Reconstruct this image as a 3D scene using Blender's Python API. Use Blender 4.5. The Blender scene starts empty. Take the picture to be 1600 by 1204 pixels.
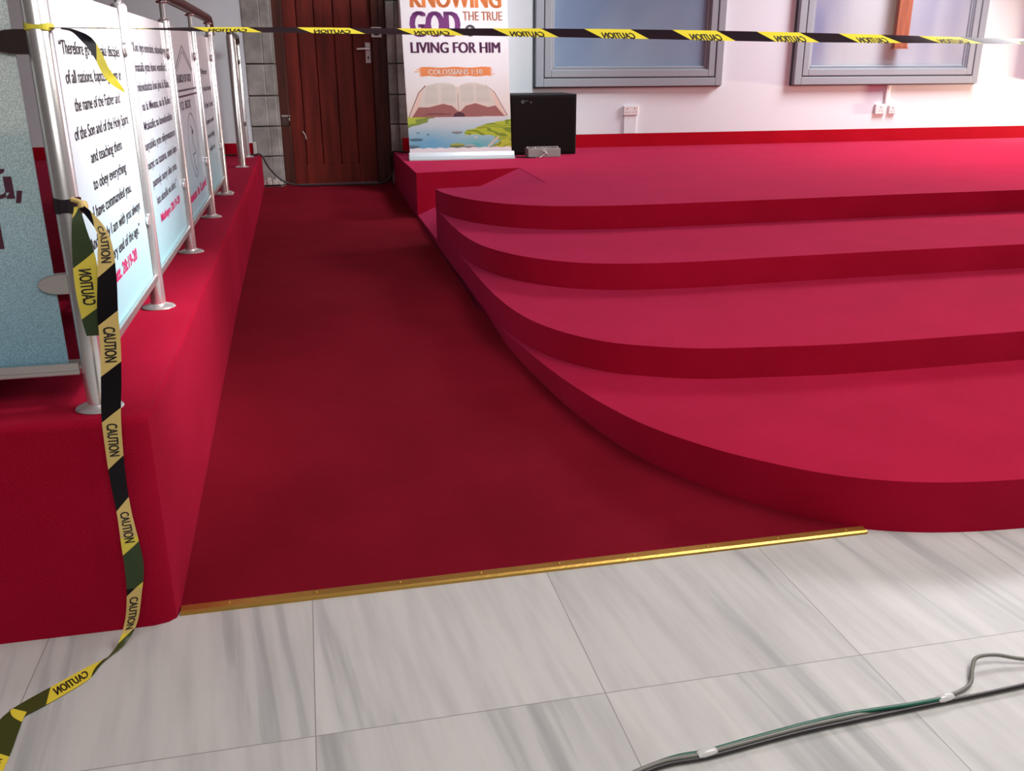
import bpy, bmesh, math, random
import numpy as np
from mathutils import Vector, Matrix
random.seed(7)
scn = bpy.context.scene
COL = scn.collection

# ------------------------------------------------------------------ camera
cam_d = bpy.data.cameras.new('camera')
cam_d.sensor_width = 36.0
cam_d.lens = 1425.04 / 1600 * 36
cam_d.clip_start = 0.05
cam = bpy.data.objects.new('camera', cam_d)
COL.objects.link(cam)
right = Vector((0.97668311, -0.21465124, -0.00385851))
up = Vector((0.07442801, 0.32168683, 0.94391634))
fwd = Vector((0.20137157, 0.92219436, -0.33016217))
m = Matrix((right, up, -fwd)).transposed().to_4x4()
m.translation = Vector((0, 0, 1.4))
cam.matrix_world = m
scn.camera = cam

# ------------------------------------------------------------------ world, exposure, lights
w = bpy.data.worlds.new('world'); scn.world = w; w.use_nodes = True
w.node_tree.nodes['Background'].inputs[0].default_value = (0.80, 0.85, 1.0, 1)
w.node_tree.nodes['Background'].inputs[1].default_value = 0.30
scn.view_settings.view_transform = 'Standard'
scn.view_settings.look = 'None'
scn.view_settings.gamma = 1
scn.view_settings.exposure = 0.0

def area(name, loc, target, size, power, color, sy=None, spread=180):
    l = bpy.data.lights.new(name, 'AREA'); l.energy = power; l.color = color
    l.shape = 'RECTANGLE'; l.size = size; l.size_y = sy or size; l.spread = math.radians(spread)
    o = bpy.data.objects.new(name, l); COL.objects.link(o); o.location = loc
    o.rotation_euler = (Vector(target) - Vector(loc)).to_track_quat('-Z', 'Y').to_euler()
    return o
area('stage_ceiling_light', (6.8, 7.4, 3.9), (5.2, 6.4, 0.5), 2.4, 500, (0.96, 0.95, 1.0), spread=160)
area('banner_fill_light', (2.6, 6.6, 3.9), (1.0, 9.3, 1.3), 1.0, 42, (0.93, 0.97, 1.0), spread=75)  # added fill that brightens the banner and door, no known fixture
area('hall_ceiling_light', (2.5, 1.5, 3.9), (1.4, 1.9, 0), 2.2, 118, (0.98, 1.0, 0.98))
area('hall_ceiling_light_right', (3.8, 2.2, 3.9), (3.5, 2.4, 0.0), 1.8, 75, (1.0, 0.97, 0.97))
area('front_fill_light', (0.4, -1.2, 3.85), (-0.4, 1.6, 0.2), 2.4, 148, (1.0, 0.98, 0.96))  # added fill to lift the platform front and left floor
area('panel_fill_light', (2.2, 2.6, 3.7), (-0.55, 3.2, 1.30), 0.5, 15, (0.97, 1.0, 1.0), spread=34)  # added lamp that whitens the first sign panels, source unseen
area('stage_wall_light', (10.9, 8.85, 0.80), (7.5, 9.5, 0.95), 0.25, 58, (1.0, 0.84, 0.60), spread=70)

# ------------------------------------------------------------------ materials
def mat(name, color=(0.8, 0.8, 0.8), rough=0.5, metal=0.0, **kw):
    mt = bpy.data.materials.new(name); mt.use_nodes = True
    b = mt.node_tree.nodes['Principled BSDF']
    b.inputs['Base Color'].default_value = (*color, 1)
    b.inputs['Roughness'].default_value = rough
    b.inputs['Metallic'].default_value = metal
    for k, v in kw.items():
        b.inputs[k.replace('_', ' ')].default_value = v
    return mt
def bsdf(mt): return mt.node_tree.nodes['Principled BSDF']
def node(mt, t, **kw):
    n = mt.node_tree.nodes.new(t)
    for k, v in kw.items(): setattr(n, k, v)
    return n
def link(mt, a, b): mt.node_tree.links.new(a, b)
def noise_mix(mt, c1, c2, scale, coord='Object', detail=3, stretch=(1, 1, 1), lo=0.35, hi=0.65):
    tc = node(mt, 'ShaderNodeTexCoord'); mp = node(mt, 'ShaderNodeMapping'); mp.inputs['Scale'].default_value = stretch
    nz = node(mt, 'ShaderNodeTexNoise'); nz.inputs['Scale'].default_value = scale; nz.inputs['Detail'].default_value = detail
    cr = node(mt, 'ShaderNodeValToRGB'); e = cr.color_ramp.elements
    e[0].position = lo; e[0].color = (*c1, 1); e[1].position = hi; e[1].color = (*c2, 1)
    link(mt, tc.outputs[coord], mp.inputs[0]); link(mt, mp.outputs[0], nz.inputs['Vector'])
    link(mt, nz.outputs['Fac'], cr.inputs[0]); link(mt, cr.outputs[0], bsdf(mt).inputs['Base Color'])
    return nz, cr, mp
def bump(mt, scale, strength, dist=0.003, coord='Object', detail=2):
    tc = node(mt, 'ShaderNodeTexCoord'); nz = node(mt, 'ShaderNodeTexNoise'); nz.inputs['Scale'].default_value = scale
    nz.inputs['Detail'].default_value = detail
    bp = node(mt, 'ShaderNodeBump'); bp.inputs['Strength'].default_value = strength; bp.inputs['Distance'].default_value = dist
    link(mt, tc.outputs[coord], nz.inputs['Vector']); link(mt, nz.outputs['Fac'], bp.inputs['Height'])
    link(mt, bp.outputs[0], bsdf(mt).inputs['Normal'])

def carpet(name, c1, c2, sheen, tint):
    mt = mat(name, c1, 1.0)
    noise_mix(mt, c1, c2, 3.0, detail=6)
    b = bsdf(mt)
    b.inputs['Specular IOR Level'].default_value = 0.05
    b.inputs['Sheen Weight'].default_value = sheen; b.inputs['Sheen Roughness'].default_value = 0.42
    b.inputs['Sheen Tint'].default_value = (*tint, 1)
    bump(mt, 260, 0.6, 0.004)
    return mt
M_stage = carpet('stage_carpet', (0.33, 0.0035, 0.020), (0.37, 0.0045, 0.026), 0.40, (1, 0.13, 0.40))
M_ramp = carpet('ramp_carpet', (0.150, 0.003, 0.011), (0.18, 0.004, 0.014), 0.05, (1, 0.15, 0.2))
M_plat = carpet('platform_carpet', (0.28, 0.003, 0.018), (0.32, 0.0045, 0.024), 0.12, (1, 0.12, 0.3))
M_base = carpet('baseboard_carpet', (0.36, 0.003, 0.013), (0.40, 0.004, 0.016), 0.05, (1, 0.15, 0.3))

def marble():
    mt = mat('marble_tile', (0.6, 0.58, 0.55), 0.45, Specular_IOR_Level=0.25)
    L = mt.node_tree
    tc = node(mt, 'ShaderNodeTexCoord'); sp = node(mt, 'ShaderNodeSeparateXYZ'); link(mt, tc.outputs['Object'], sp.inputs[0])
    def math_(op, a, b=None, clamp=False):
        n = node(mt, 'ShaderNodeMath', operation=op); n.use_clamp = clamp
        for i, v in enumerate((a, b)):
            if v is None: continue
            if isinstance(v, (int, float)): n.inputs[i].default_value = v
            else: link(mt, v, n.inputs[i])
        return n.outputs[0]
    T = 0.672
    xs = math_('DIVIDE', math_('SUBTRACT', sp.outputs[0], -0.0755), T)
    ys = math_('DIVIDE', math_('SUBTRACT', sp.outputs[1], 1.709), T)
    ix, iy = math_('FLOOR', xs), math_('FLOOR', ys)
    fx, fy = math_('FRACT', xs), math_('FRACT', ys)
    dx = math_('MINIMUM', fx, math_('SUBTRACT', 1.0, fx)); dy = math_('MINIMUM', fy, math_('SUBTRACT', 1.0, fy))
    d = math_('MINIMUM', dx, dy)
    joint = math_('LESS_THAN', d, 0.0019)
    seed = math_('ADD', math_('MULTIPLY', ix, 3.17), math_('MULTIPLY', iy, 7.31))
    # veins run along the depth of the tile, leaning a little
    cmb = node(mt, 'ShaderNodeCombineXYZ')
    lean = math_('ADD', sp.outputs[0], math_('MULTIPLY', sp.outputs[1], 0.10))
    link(mt, math_('MULTIPLY', lean, 9.0), cmb.inputs[0]); link(mt, math_('MULTIPLY', sp.outputs[1], 0.42), cmb.inputs[1]); link(mt, seed, cmb.inputs[2])
    n1 = node(mt, 'ShaderNodeTexNoise'); n1.inputs['Scale'].default_value = 1.0; n1.inputs['Detail'].default_value = 4; n1.inputs['Roughness'].default_value = 0.55
    n1.inputs['Distortion'].default_value = 0.25
    link(mt, cmb.outputs[0], n1.inputs['Vector'])
    cr = node(mt, 'ShaderNodeValToRGB'); e = cr.color_ramp.elements
    e[0].position = 0.30; e[0].color = (0.37, 0.365, 0.355, 1); e[1].position = 0.62; e[1].color = (0.57, 0.55, 0.52, 1)
    x = e.new(0.40); x.color = (0.46, 0.45, 0.435, 1); x = e.new(0.43); x.color = (0.525, 0.51, 0.485, 1)
    x = e.new(0.52); x.color = (0.555, 0.535, 0.51, 1)
    link(mt, n1.outputs['Fac'], cr.inputs[0])
    cmb2 = node(mt, 'ShaderNodeCombineXYZ')
    link(mt, math_('MULTIPLY', lean, 26), cmb2.inputs[0]); link(mt, math_('MULTIPLY', sp.outputs[1], 2.4), cmb2.inputs[1]); link(mt, seed, cmb2.inputs[2])
    n2 = node(mt, 'ShaderNodeTexNoise'); n2.inputs['Scale'].default_value = 1.0; n2.inputs['Detail'].default_value = 3
    link(mt, cmb2.outputs[0], n2.inputs['Vector'])
    mx = node(mt, 'ShaderNodeMix', data_type='RGBA', blend_type='MULTIPLY'); mx.inputs[0].default_value = 1
    cr2 = node(mt, 'ShaderNodeValToRGB'); e = cr2.color_ramp.elements
    e[0].position = 0.3; e[0].color = (0.88, 0.88, 0.88, 1); e[1].position = 0.6; e[1].color = (1.03, 1.03, 1.03, 1)
    link(mt, n2.outputs['Fac'], cr2.inputs[0]); link(mt, cr.outputs[0], mx.inputs[6]); link(mt, cr2.outputs[0], mx.inputs[7])
    # tile to tile tone
    wn = node(mt, 'ShaderNodeTexWhiteNoise', noise_dimensions='1D'); link(mt, seed, wn.inputs['W'])
    mr = node(mt, 'ShaderNodeMapRange'); mr.inputs[3].default_value = 0.87; mr.inputs[4].default_value = 0.97
    link(mt, wn.outputs[0], mr.inputs[0])
    vm = node(mt, 'ShaderNodeVectorMath', operation='SCALE'); link(mt, mx.outputs[2], vm.inputs[0]); link(mt, mr.outputs[0], vm.inputs['Scale'])
    mj = node(mt, 'ShaderNodeMix', data_type='RGBA'); link(mt, joint, mj.inputs[0]); link(mt, vm.outputs[0], mj.inputs[6])
    mj.inputs[7].default_value = (0.26, 0.24, 0.22, 1)
    link(mt, mj.outputs[2], bsdf(mt).inputs['Base Color'])
    return mt
M_marble = marble()
M_wall = mat('wall_paint', (0.73, 0.785, 0.825), 0.75); bump(M_wall, 30, 0.08, 0.004)
M_hall = mat('hall_paint', (0.20, 0.18, 0.17), 0.8)
M_ceil = mat('ceiling_paint', (0.50, 0.50, 0.50), 0.8)
M_stone = mat('grey_stone', (0.3, 0.3, 0.29), 0.85); noise_mix(M_stone, (0.20, 0.19, 0.175), (0.36, 0.34, 0.32), 5, detail=6); bump(M_stone, 35, 0.35, 0.006, detail=5)
M_mortar = mat('mortar', (0.12, 0.11, 0.10), 0.95)
M_plaster = mat('bare_plaster', (0.55, 0.50, 0.47), 0.9); bump(M_plaster, 50, 0.4, 0.006)
M_door = mat('stained_wood', (0.10, 0.012, 0.008), 0.5, Specular_IOR_Level=0.2); noise_mix(M_door, (0.105, 0.012, 0.008), (0.20, 0.022, 0.014), 2.5, stretch=(6, 1, 0.6), detail=5)
M_dframe = mat('dark_frame_wood', (0.05, 0.014, 0.010), 0.5, Specular_IOR_Level=0.2); noise_mix(M_dframe, (0.055, 0.016, 0.011), (0.10, 0.026, 0.018), 3, stretch=(6, 1, 0.6))
M_steel = mat('stainless_steel', (0.90, 0.88, 0.88), 0.24, 0.82)
M_steel_dark = mat('dark_steel', (0.16, 0.12, 0.115), 0.25, 0.9)
M_steel_sat = mat('satin_steel', (0.66, 0.62, 0.60), 0.38, 0.9)
M_handwood = mat('maroon_handrail', (0.075, 0.018, 0.018), 0.35)
M_winframe = mat('grey_window_paint', (0.30, 0.335, 0.375), 0.5); bump(M_winframe, 40, 0.1)
M_winline = mat('window_groove_and_shade', (0.07, 0.085, 0.10), 0.6)
M_pane1 = mat('blue_grey_glass', (0.20, 0.27, 0.37), 0.22, Coat_Weight=0.3); noise_mix(M_pane1, (0.19, 0.28, 0.42), (0.26, 0.36, 0.47), 1.3, detail=2)
M_pane2 = mat('pale_glass_painted_reflections', (0.40, 0.43, 0.50), 0.22, Coat_Weight=0.3); noise_mix(M_pane2, (0.25, 0.27, 0.40), (0.47, 0.50, 0.53), 1.1, detail=2, stretch=(1.6, 1, 0.4))  # purple-blue bands paint shadow and reflection into the glass colour
M_gold = mat('brass_strip', (0.62, 0.38, 0.09), 0.38, 0.9); bump(M_gold, 60, 0.5, 0.002)
M_white_pl = mat('white_plastic', (0.80, 0.76, 0.76), 0.4)
M_white_dk = mat('socket_slots', (0.12, 0.10, 0.10), 0.6)
M_silver = mat('banner_silver', (0.52, 0.57, 0.60), 0.35, 0.25)
M_black = mat('black_box_paint', (0.008, 0.006, 0.007), 0.5, Specular_IOR_Level=0.15)
M_grille = mat('speaker_grille', (0.008, 0.004, 0.004), 0.8, Specular_IOR_Level=0.1); bump(M_grille, 300, 0.6, 0.002)
M_greybox = mat('grey_plastic', (0.26, 0.24, 0.23), 0.55)
M_cord_p = mat('pale_cord', (0.50, 0.46, 0.44), 0.5)
M_cable_k = mat('black_cable', (0.022, 0.017, 0.017), 0.4)
M_cable_g = mat('green_cable', (0.01, 0.10, 0.06), 0.4)
M_cable_gr = mat('grey_cable', (0.17, 0.165, 0.14), 0.4)
M_clear = mat('clear_tape', (0.55, 0.53, 0.52), 0.15)
M_cross = mat('cross_wood', (0.30, 0.085, 0.04), 0.45); noise_mix(M_cross, (0.25, 0.07, 0.035), (0.36, 0.11, 0.055), 3, stretch=(5, 1, 0.6))
M_ink = mat('black_ink', (0.012, 0.010, 0.012), 0.5)
M_inkgrey = mat('grey_ink', (0.06, 0.055, 0.065), 0.5)
M_inkplum = mat('plum_ink', (0.07, 0.012, 0.03), 0.5)
M_magenta = mat('magenta_ink', (0.62, 0.02, 0.14), 0.5)
M_orange = mat('orange_ink', (0.72, 0.20, 0.045), 0.5)
M_orange2 = mat('dull_orange_ink', (0.60, 0.22, 0.12), 0.5)
M_purple = mat('purple_ink', (0.17, 0.025, 0.17), 0.5)
M_purple2 = mat('dark_purple_ink', (0.11, 0.022, 0.085), 0.5)
M_whiteink = mat('white_ink', (0.80, 0.74, 0.70), 0.5)
M_inkslate = mat('slate_ink', (0.06, 0.045, 0.07), 0.5)

def vgrad(name, stops, z0, z1, rough=0.35, dots=False, coat=0.0):
    """printed vertical gradient of the sign itself (design of the print)"""
    mt = mat(name, (1, 1, 1), rough); tc = node(mt, 'ShaderNodeTexCoord'); sp = node(mt, 'ShaderNodeSeparateXYZ')
    mr = node(mt, 'ShaderNodeMapRange'); mr.inputs[1].default_value = z0; mr.inputs[2].default_value = z1
    cr = node(mt, 'ShaderNodeValToRGB'); e = cr.color_ramp.elements
    e[0].position = stops[0][0]; e[0].color = (*stops[0][1], 1); e[1].position = stops[-1][0]; e[1].color = (*stops[-1][1], 1)
    for p, c in stops[1:-1]:
        x = e.new(p); x.color = (*c, 1)
    link(mt, tc.outputs['Object'], sp.inputs[0]); link(mt, sp.outputs[2], mr.inputs[0]); link(mt, mr.outputs[0], cr.inputs[0])
    out = cr.outputs[0]
    if dots:
        vo = node(mt, 'ShaderNodeTexVoronoi'); vo.inputs['Scale'].default_value = 420
        mp = node(mt, 'ShaderNodeMapping'); mp.inputs['Rotation'].default_value = (0, 0.5, 0); mp.inputs['Scale'].default_value = (1, 1, 0.45)
        link(mt, tc.outputs['Object'], mp.inputs[0]); link(mt, mp.outputs[0], vo.inputs['Vector'])
        c2 = node(mt, 'ShaderNodeValToRGB'); c2.color_ramp.elements[0].position = 0.25; c2.color_ramp.elements[0].color = (1.12, 1.12, 1.12, 1)
        c2.color_ramp.elements[1].position = 0.6; c2.color_ramp.elements[1].color = (0.72, 0.76, 0.78, 1)
        link(mt, vo.outputs['Distance'], c2.inputs[0])
        mx = node(mt, 'ShaderNodeMix', data_type='RGBA', blend_type='MULTIPLY'); mx.inputs[0].default_value = 1
        link(mt, out, mx.inputs[6]); link(mt, c2.outputs[0], mx.inputs[7]); out = mx.outputs[2]
    link(mt, out, bsdf(mt).inputs['Base Color'])
    bsdf(mt).inputs['Coat Weight'].default_value = coat
    return mt
M_sign = vgrad('printed_sign_vinyl', [(0, (0.38, 0.70, 0.78)), (0.25, (0.55, 0.74, 0.82)), (0.6, (0.76, 0.78, 0.84)), (1, (0.86, 0.83, 0.85))], 0.70, 1.58, coat=0.3)
M_sign_dot = vgrad('perforated_sign_vinyl', [(0, (0.22, 0.40, 0.50)), (0.35, (0.38, 0.53, 0.58)), (0.63, (0.50, 0.60, 0.61)), (0.66, (0.66, 0.72, 0.70)), (1, (0.74, 0.78, 0.76))], 0.70, 1.58, dots=True)

def attr_mat(name, rough=0.45):
    mt = mat(name, (1, 1, 1), rough); a = node(mt, 'ShaderNodeAttribute', attribute_name='print_colour')
    link(mt, a.outputs['Color'], bsdf(mt).inputs['Base Color']); return mt
M_print = attr_mat('banner_print')

def tape_mat(name, yellow, dark, rough=0.3):
    """diagonal stripes in the tape's own s,t coordinates"""
    mt = mat(name, yellow, rough, Specular_IOR_Level=0.22); uv = node(mt, 'ShaderNodeUVMap'); uv.uv_map = 'tape'
    sp = node(mt, 'ShaderNodeSeparateXYZ'); link(mt, uv.outputs[0], sp.inputs[0])
    a = node(mt, 'ShaderNodeMath', operation='MULTIPLY_ADD'); link(mt, sp.outputs[1], a.inputs[0]); a.inputs[1].default_value = 0.62; link(mt, sp.outputs[0], a.inputs[2])
    d = node(mt, 'ShaderNodeMath', operation='DIVIDE'); link(mt, a.outputs[0], d.inputs[0]); d.inputs[1].default_value = 0.236
    f = node(mt, 'ShaderNodeMath', operation='FRACT'); link(mt, d.outputs[0], f.inputs[0])
    g = node(mt, 'ShaderNodeMath', operation='GREATER_THAN'); link(mt, f.outputs[0], g.inputs[0]); g.inputs[1].default_value = 0.52
    mx = node(mt, 'ShaderNodeMix', data_type='RGBA'); link(mt, g.outputs[0], mx.inputs[0]); mx.inputs[6].default_value = (*yellow, 1); mx.inputs[7].default_value = (*dark, 1)
    link(mt, mx.outputs[2], bsdf(mt).inputs['Base Color'])
    return mt
M_tape = tape_mat('caution_tape_bright', (0.80, 0.66, 0.045), (0.005, 0.004, 0.008))
M_tape_pale = tape_mat('caution_tape_pale', (0.66, 0.47, 0.16), (0.006, 0.004, 0.006))
M_tape_olive = tape_mat('caution_tape_reverse', (0.72, 0.56, 0.05), (0.050, 0.058, 0.014))
M_tape_green = tape_mat('caution_tape_green', (0.72, 0.58, 0.08), (0.040, 0.060, 0.025))

# ------------------------------------------------------------------ mesh helpers
def mesh_obj(name, bm, material=None, parent=None, smooth=False, loc=None):
    me = bpy.data.meshes.new(name); bm.normal_update(); bm.to_mesh(me); bm.free()
    o = bpy.data.objects.new(name, me); COL.objects.link(o)
    mats = material if isinstance(material, (list, tuple)) else [material]
    for x in mats:
        if x: me.materials.append(x)
    if smooth:
        for p in me.polygons: p.use_smooth = True
        if smooth is not True: me.set_sharp_from_angle(angle=math.radians(smooth))
    if parent: o.parent = parent
    return o
def tag(o, label, cat, group=None):
    o['label'] = label; o['category'] = cat
    if group: o['group'] = group
    return o
def struct(o): o['kind'] = 'structure'; return o
def empty(name, loc=(0, 0, 0), parent=None):
    o = bpy.data.objects.new(name, None); COL.objects.link(o); o.location = loc; o.empty_display_size = 0.1
    if parent: o.parent = parent
    return o
def box(bm, x0, x1, y0, y1, z0, z1, bevel=0, mi=0, seg=2):
    t = bmesh.new()
    bmesh.ops.create_cube(t, size=1)
    for v in t.verts:
        v.co = Vector((x0 + (v.co.x + .5) * (x1 - x0), y0 + (v.co.y + .5) * (y1 - y0), z0 + (v.co.z + .5) * (z1 - z0)))
    if bevel: bmesh.ops.bevel(t, geom=t.edges[:], offset=bevel, segments=seg, profile=0.5, affect='EDGES')
    for f in t.faces: f.material_index = mi
    me = bpy.data.meshes.new('t'); t.to_mesh(me); t.free(); n = len(bm.faces); bm.from_mesh(me); bpy.data.meshes.remove(me)
    bm.faces.ensure_lookup_table()
    for f in bm.faces[n:]: f.material_index = mi
    return bm
def B(*a, **k): return box(bmesh.new(), *a, **k)
def prism(bm, pts, z0, z1, mi=0, bevel=0, seg=3, lim=None):
    """vertical prism from an outline (counter-clockwise)"""
    t = bmesh.new(); vb = [t.verts.new((x, y, z0)) for x, y in pts]; vt = [t.verts.new((x, y, z1)) for x, y in pts]
    n = len(pts); t.faces.new(vb[::-1]); top = t.faces.new(vt)
    for i in range(n): t.faces.new((vb[i], vb[(i + 1) % n], vt[(i + 1) % n], vt[i]))
    if bevel: bmesh.ops.bevel(t, geom=[e for e in top.edges if lim is None or all(v in vt[:lim] for v in e.verts)], offset=bevel, segments=seg, profile=0.5, affect='EDGES')
    me = bpy.data.meshes.new('t'); t.normal_update(); t.to_mesh(me); t.free(); k = len(bm.faces); bm.from_mesh(me); bpy.data.meshes.remove(me)
    bm.faces.ensure_lookup_table()
    for f in bm.faces[k:]: f.material_index = mi
    return bm
def catmull(pts, n=8):
    P = [np.array(p, float) for p in pts]; P = [2 * P[0] - P[1]] + P + [2 * P[-1] - P[-2]]; out = []
    for i in range(1, len(P) - 2):
        for k in range(n):
            t = k / n
            out.append(0.5 * ((2 * P[i]) + (-P[i - 1] + P[i + 1]) * t + (2 * P[i - 1] - 5 * P[i] + 4 * P[i + 1] - P[i + 2]) * t * t + (-P[i - 1] + 3 * P[i] - 3 * P[i + 1] + P[i + 2]) * t ** 3))
    out.append(P[-2]); return out
def tube(bm, path, r, seg=12, mi=0, cap=True, ry=None):
    path = [Vector(p) for p in path]; rings = []; prev = None
    rr = r if isinstance(r, (list, tuple)) else [r] * len(path)
    for i, p in enumerate(path):
        t = (path[min(i + 1, len(path) - 1)] - path[max(i - 1, 0)]).normalized()
        if prev is None:
            a = Vector((0, 0, 1)) if abs(t.z) < 0.9 else Vector((1, 0, 0)); u = t.cross(a).normalized()
        else:
            u = (prev - t * prev.dot(t)).normalized()
        prev = u; v = t.cross(u)
        rings.append([bm.verts.new(p + (u * math.cos(2 * math.pi * k / seg) + v * math.sin(2 * math.pi * k / seg)) * rr[i]) for k in range(seg)])
    for a, b in zip(rings, rings[1:]):
        for k in range(seg):
            f = bm.faces.new((a[k], a[(k + 1) % seg], b[(k + 1) % seg], b[k])); f.material_index = mi; f.smooth = True
    if cap:
        f = bm.faces.new(rings[0][::-1]); f.material_index = mi; f = bm.faces.new(rings[-1]); f.material_index = mi
    return bm
def lathe(bm, prof, cx, cy, seg=20, sx=1, sy=1, mi=0):
    rings = [[bm.verts.new((cx + r * sx * math.cos(2 * math.pi * k / seg), cy + r * sy * math.sin(2 * math.pi * k / seg), z)) for k in range(seg)] for r, z in prof]
    for a, b in zip(rings, rings[1:]):
        for k in range(seg):
            f = bm.faces.new((a[k], a[(k + 1) % seg], b[(k + 1) % seg], b[k])); f.material_index = mi; f.smooth = True
    bm.faces.new(rings[0][::-1]); bm.faces.new(rings[-1]); return bm

_txt = {}
def text_mesh(s, bold=0.0):
    """(vertices 2-D, faces) of a string with cap height 1 and its width"""
    k = (s, bold)
    if k not in _txt:
        cu = bpy.data.curves.new('t', 'FONT'); cu.body = s; cu.offset = bold; cu.resolution_u = 3
        o = bpy.data.objects.new('t', cu); COL.objects.link(o); bpy.context.view_layer.update()
        me = bpy.data.meshes.new_from_object(o.evaluated_get(bpy.context.evaluated_depsgraph_get()))
        v = np.array([x.co[:2] for x in me.vertices]); f = [tuple(p.vertices) for p in me.polygons]
        bpy.data.objects.remove(o); bpy.data.curves.remove(cu); bpy.data.meshes.remove(me)
        _txt[k] = (v, f)
    return _txt[k]
CAP = None
def add_text(bm, s, place, x0, x1, y0, h, mi=0, bold=0.0, mirror=False, fat=0.0):
    if fat:
        for q in (-fat, 0, fat): add_text(bm, s, place, x0 + q, x1 + q, y0, h, mi, bold, mirror)
        return
    """text stretched to fill x0..x1, baseline y0, cap height h, mapped by place(u,v)"""
    global CAP
    if CAP is None: CAP = text_mesh('H')[0][:, 1].max()
    v, f = text_mesh(s, bold); a, b = v[:, 0].min(), v[:, 0].max()
    vs = []
    for p in v:
        q = (p[0] - a) / (b - a)
        if mirror: q = 1 - q
        vs.append(bm.verts.new(place(x0 + q * (x1 - x0), y0 + p[1] / CAP * h)))
    for q in f:
        try:
            g = bm.faces.new([vs[i] for i in q]); g.material_index = mi
        except ValueError: pass
def quad(bm, pts, mi=0):
    f = bm.faces.new([bm.verts.new(p) for p in pts]); f.material_index = mi; return f

# ------------------------------------------------------------------ the setting
YW = 9.5
struct(mesh_obj('floor', B(-7, 12, -5, 9.9, -0.1, 0.0), M_marble))
struct(mesh_obj('ceiling', B(-7, 12, -5, 9.9, 4.0, 4.1), M_ceil))
struct(mesh_obj('wall_left', B(-7.1, -7, -5, 9.9, -0.1, 4.1), M_hall))
struct(mesh_obj('wall_right', B(12, 12.1, -5, 9.9, -0.1, 4.1), M_wall))
struct(mesh_obj('wall_front', B(-7, 12, -5.1, -5, -0.1, 4.1), M_hall))
bm = B(-7, -0.50, YW, YW + .4, -0.1, 4.0)
box(bm, 1.20, 12, YW, YW + .4, -0.1, 4.0)
box(bm, -0.50, 1.20, YW, YW + .4, 2.62, 4.0)
struct(mesh_obj('wall_back', bm, M_wall))
# stone jambs of the doorway: courses of dressed stone
def stones(name, xa, xb, jx0, jx1, side):
    bm = bmesh.new(); zs = [0.0, 0.29, 0.572, 0.856, 1.14, 1.43, 1.715, 2.0, 2.29, 2.62]
    box(bm, min(xa, jx0), max(xb, jx1), YW + .03, YW + .38, 0.0, 2.62, mi=1)
    for i, (a, b) in enumerate(zip(zs, zs[1:])):
        o = random.uniform(-.004, .004)
        box(bm, xa, xb, YW - .006 + o, YW + .3, a + .005, b - .005, bevel=.008)
        box(bm, jx0, jx1, YW + .012 + o, YW + .3, a + .005, b - .005, bevel=.008)
        if side < 0:      # chamfered inner edge strip
            box(bm, jx1 - .001, jx1 + .022, YW + .030, YW + .3, a + .004, b - .004, bevel=.004)
    if side < 0:
        for k in range(7): box(bm, xb - .12 + k * .028, xb - .10 + k * .028 + .02, YW - .03 + .01 * (k % 2), YW, .30, .33 + .02 * (k % 3), bevel=.006, mi=2)
    else:
        box(bm, xa - .012, xa + .055, YW - .02, YW + .05, .34, .53, bevel=.012, mi=2)
        box(bm, xa - .03, xa + .02, YW - .03, YW + .02, .30, .36, bevel=.01, mi=2)
    return struct(mesh_obj(name, bm, [M_stone, M_mortar, M_plaster]))
stones('trim_1', -0.50, -0.335, -0.335, -0.245, -1)
stones('trim_2', 0.93, 1.20, 0.842, 0.93, 1)
pp = mesh_obj('conduit_pipe', tube(bmesh.new(), [(0.985, YW - .03, 1.72), (0.985, YW - .03, 2.6)], 0.022), M_white_pl, smooth=40)
tag(pp, 'cream vertical conduit pipe on the stone beside the red door, ending above the tape', 'pipe')

# baseboards: carpet strip turned up the wall
bm = B(-7, -0.505, YW - .014, YW, 0.585, 0.705, bevel=.004)
struct(mesh_obj('baseboard_left', bm, M_base))
bm = B(-0.502, -0.47, YW - .03, YW - .006, 0.585, 0.715, bevel=.004)
struct(mesh_obj('trim_3', bm, M_plaster))
bm = B(0.955, 12, YW - .022, YW - .006, 0.585, 0.725, bevel=.004)
struct(mesh_obj('baseboard_back', bm, M_base))

# door
dr = struct(empty('door_1', (0.3, 9.6, 0.29)))
def P(o, par):                       # keep world placement under a parent that has a location
    o.parent = par; o.matrix_parent_inverse = Matrix.Translation(par.location).inverted(); return o
bm = B(-0.245, -0.135, 9.56, 9.72, 0.27, 2.6, bevel=.006); box(bm, 0.705, 0.842, 9.56, 9.72, 0.27, 2.6, bevel=.006)
box(bm, -0.16, -0.125, 9.58, 9.72, 0.27, 2.6, bevel=.004); box(bm, 0.70, 0.74, 9.575, 9.72, 0.27, 2.6, bevel=.004)
box(bm, 0.775, 0.795, 9.55, 9.6, 0.27, 2.6, bevel=.003)
box(bm, -0.245, 0.842, 9.56, 9.72, 2.55, 2.62)
P(mesh_obj('door_frame', bm, M_dframe), dr)
bm = bmesh.new()
xs = [-0.125, 0.0, 0.165, 0.345, 0.52, 0.70]
box(bm, xs[0], xs[1] - .004, 9.61, 9.655, .285, 2.55, bevel=.005)
for a, b, y in ((xs[1], xs[2], 9.622), (xs[2], xs[3], 9.622), (xs[3], xs[4], 9.622)):
    box(bm, a + .004, b - .004, y, 9.65, .47, 2.55, bevel=.008)
box(bm, xs[4] + .004, xs[5], 9.61, 9.655, .285, 2.55, bevel=.005)
box(bm, xs[1] - .006, xs[4] + .006, 9.608, 9.655, .285, .475, bevel=.006)
box(bm, xs[0], xs[5], 9.645, 9.66, .29, 2.55)
leaf = P(mesh_obj('door_leaf', bm, M_door), dr)
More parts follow.
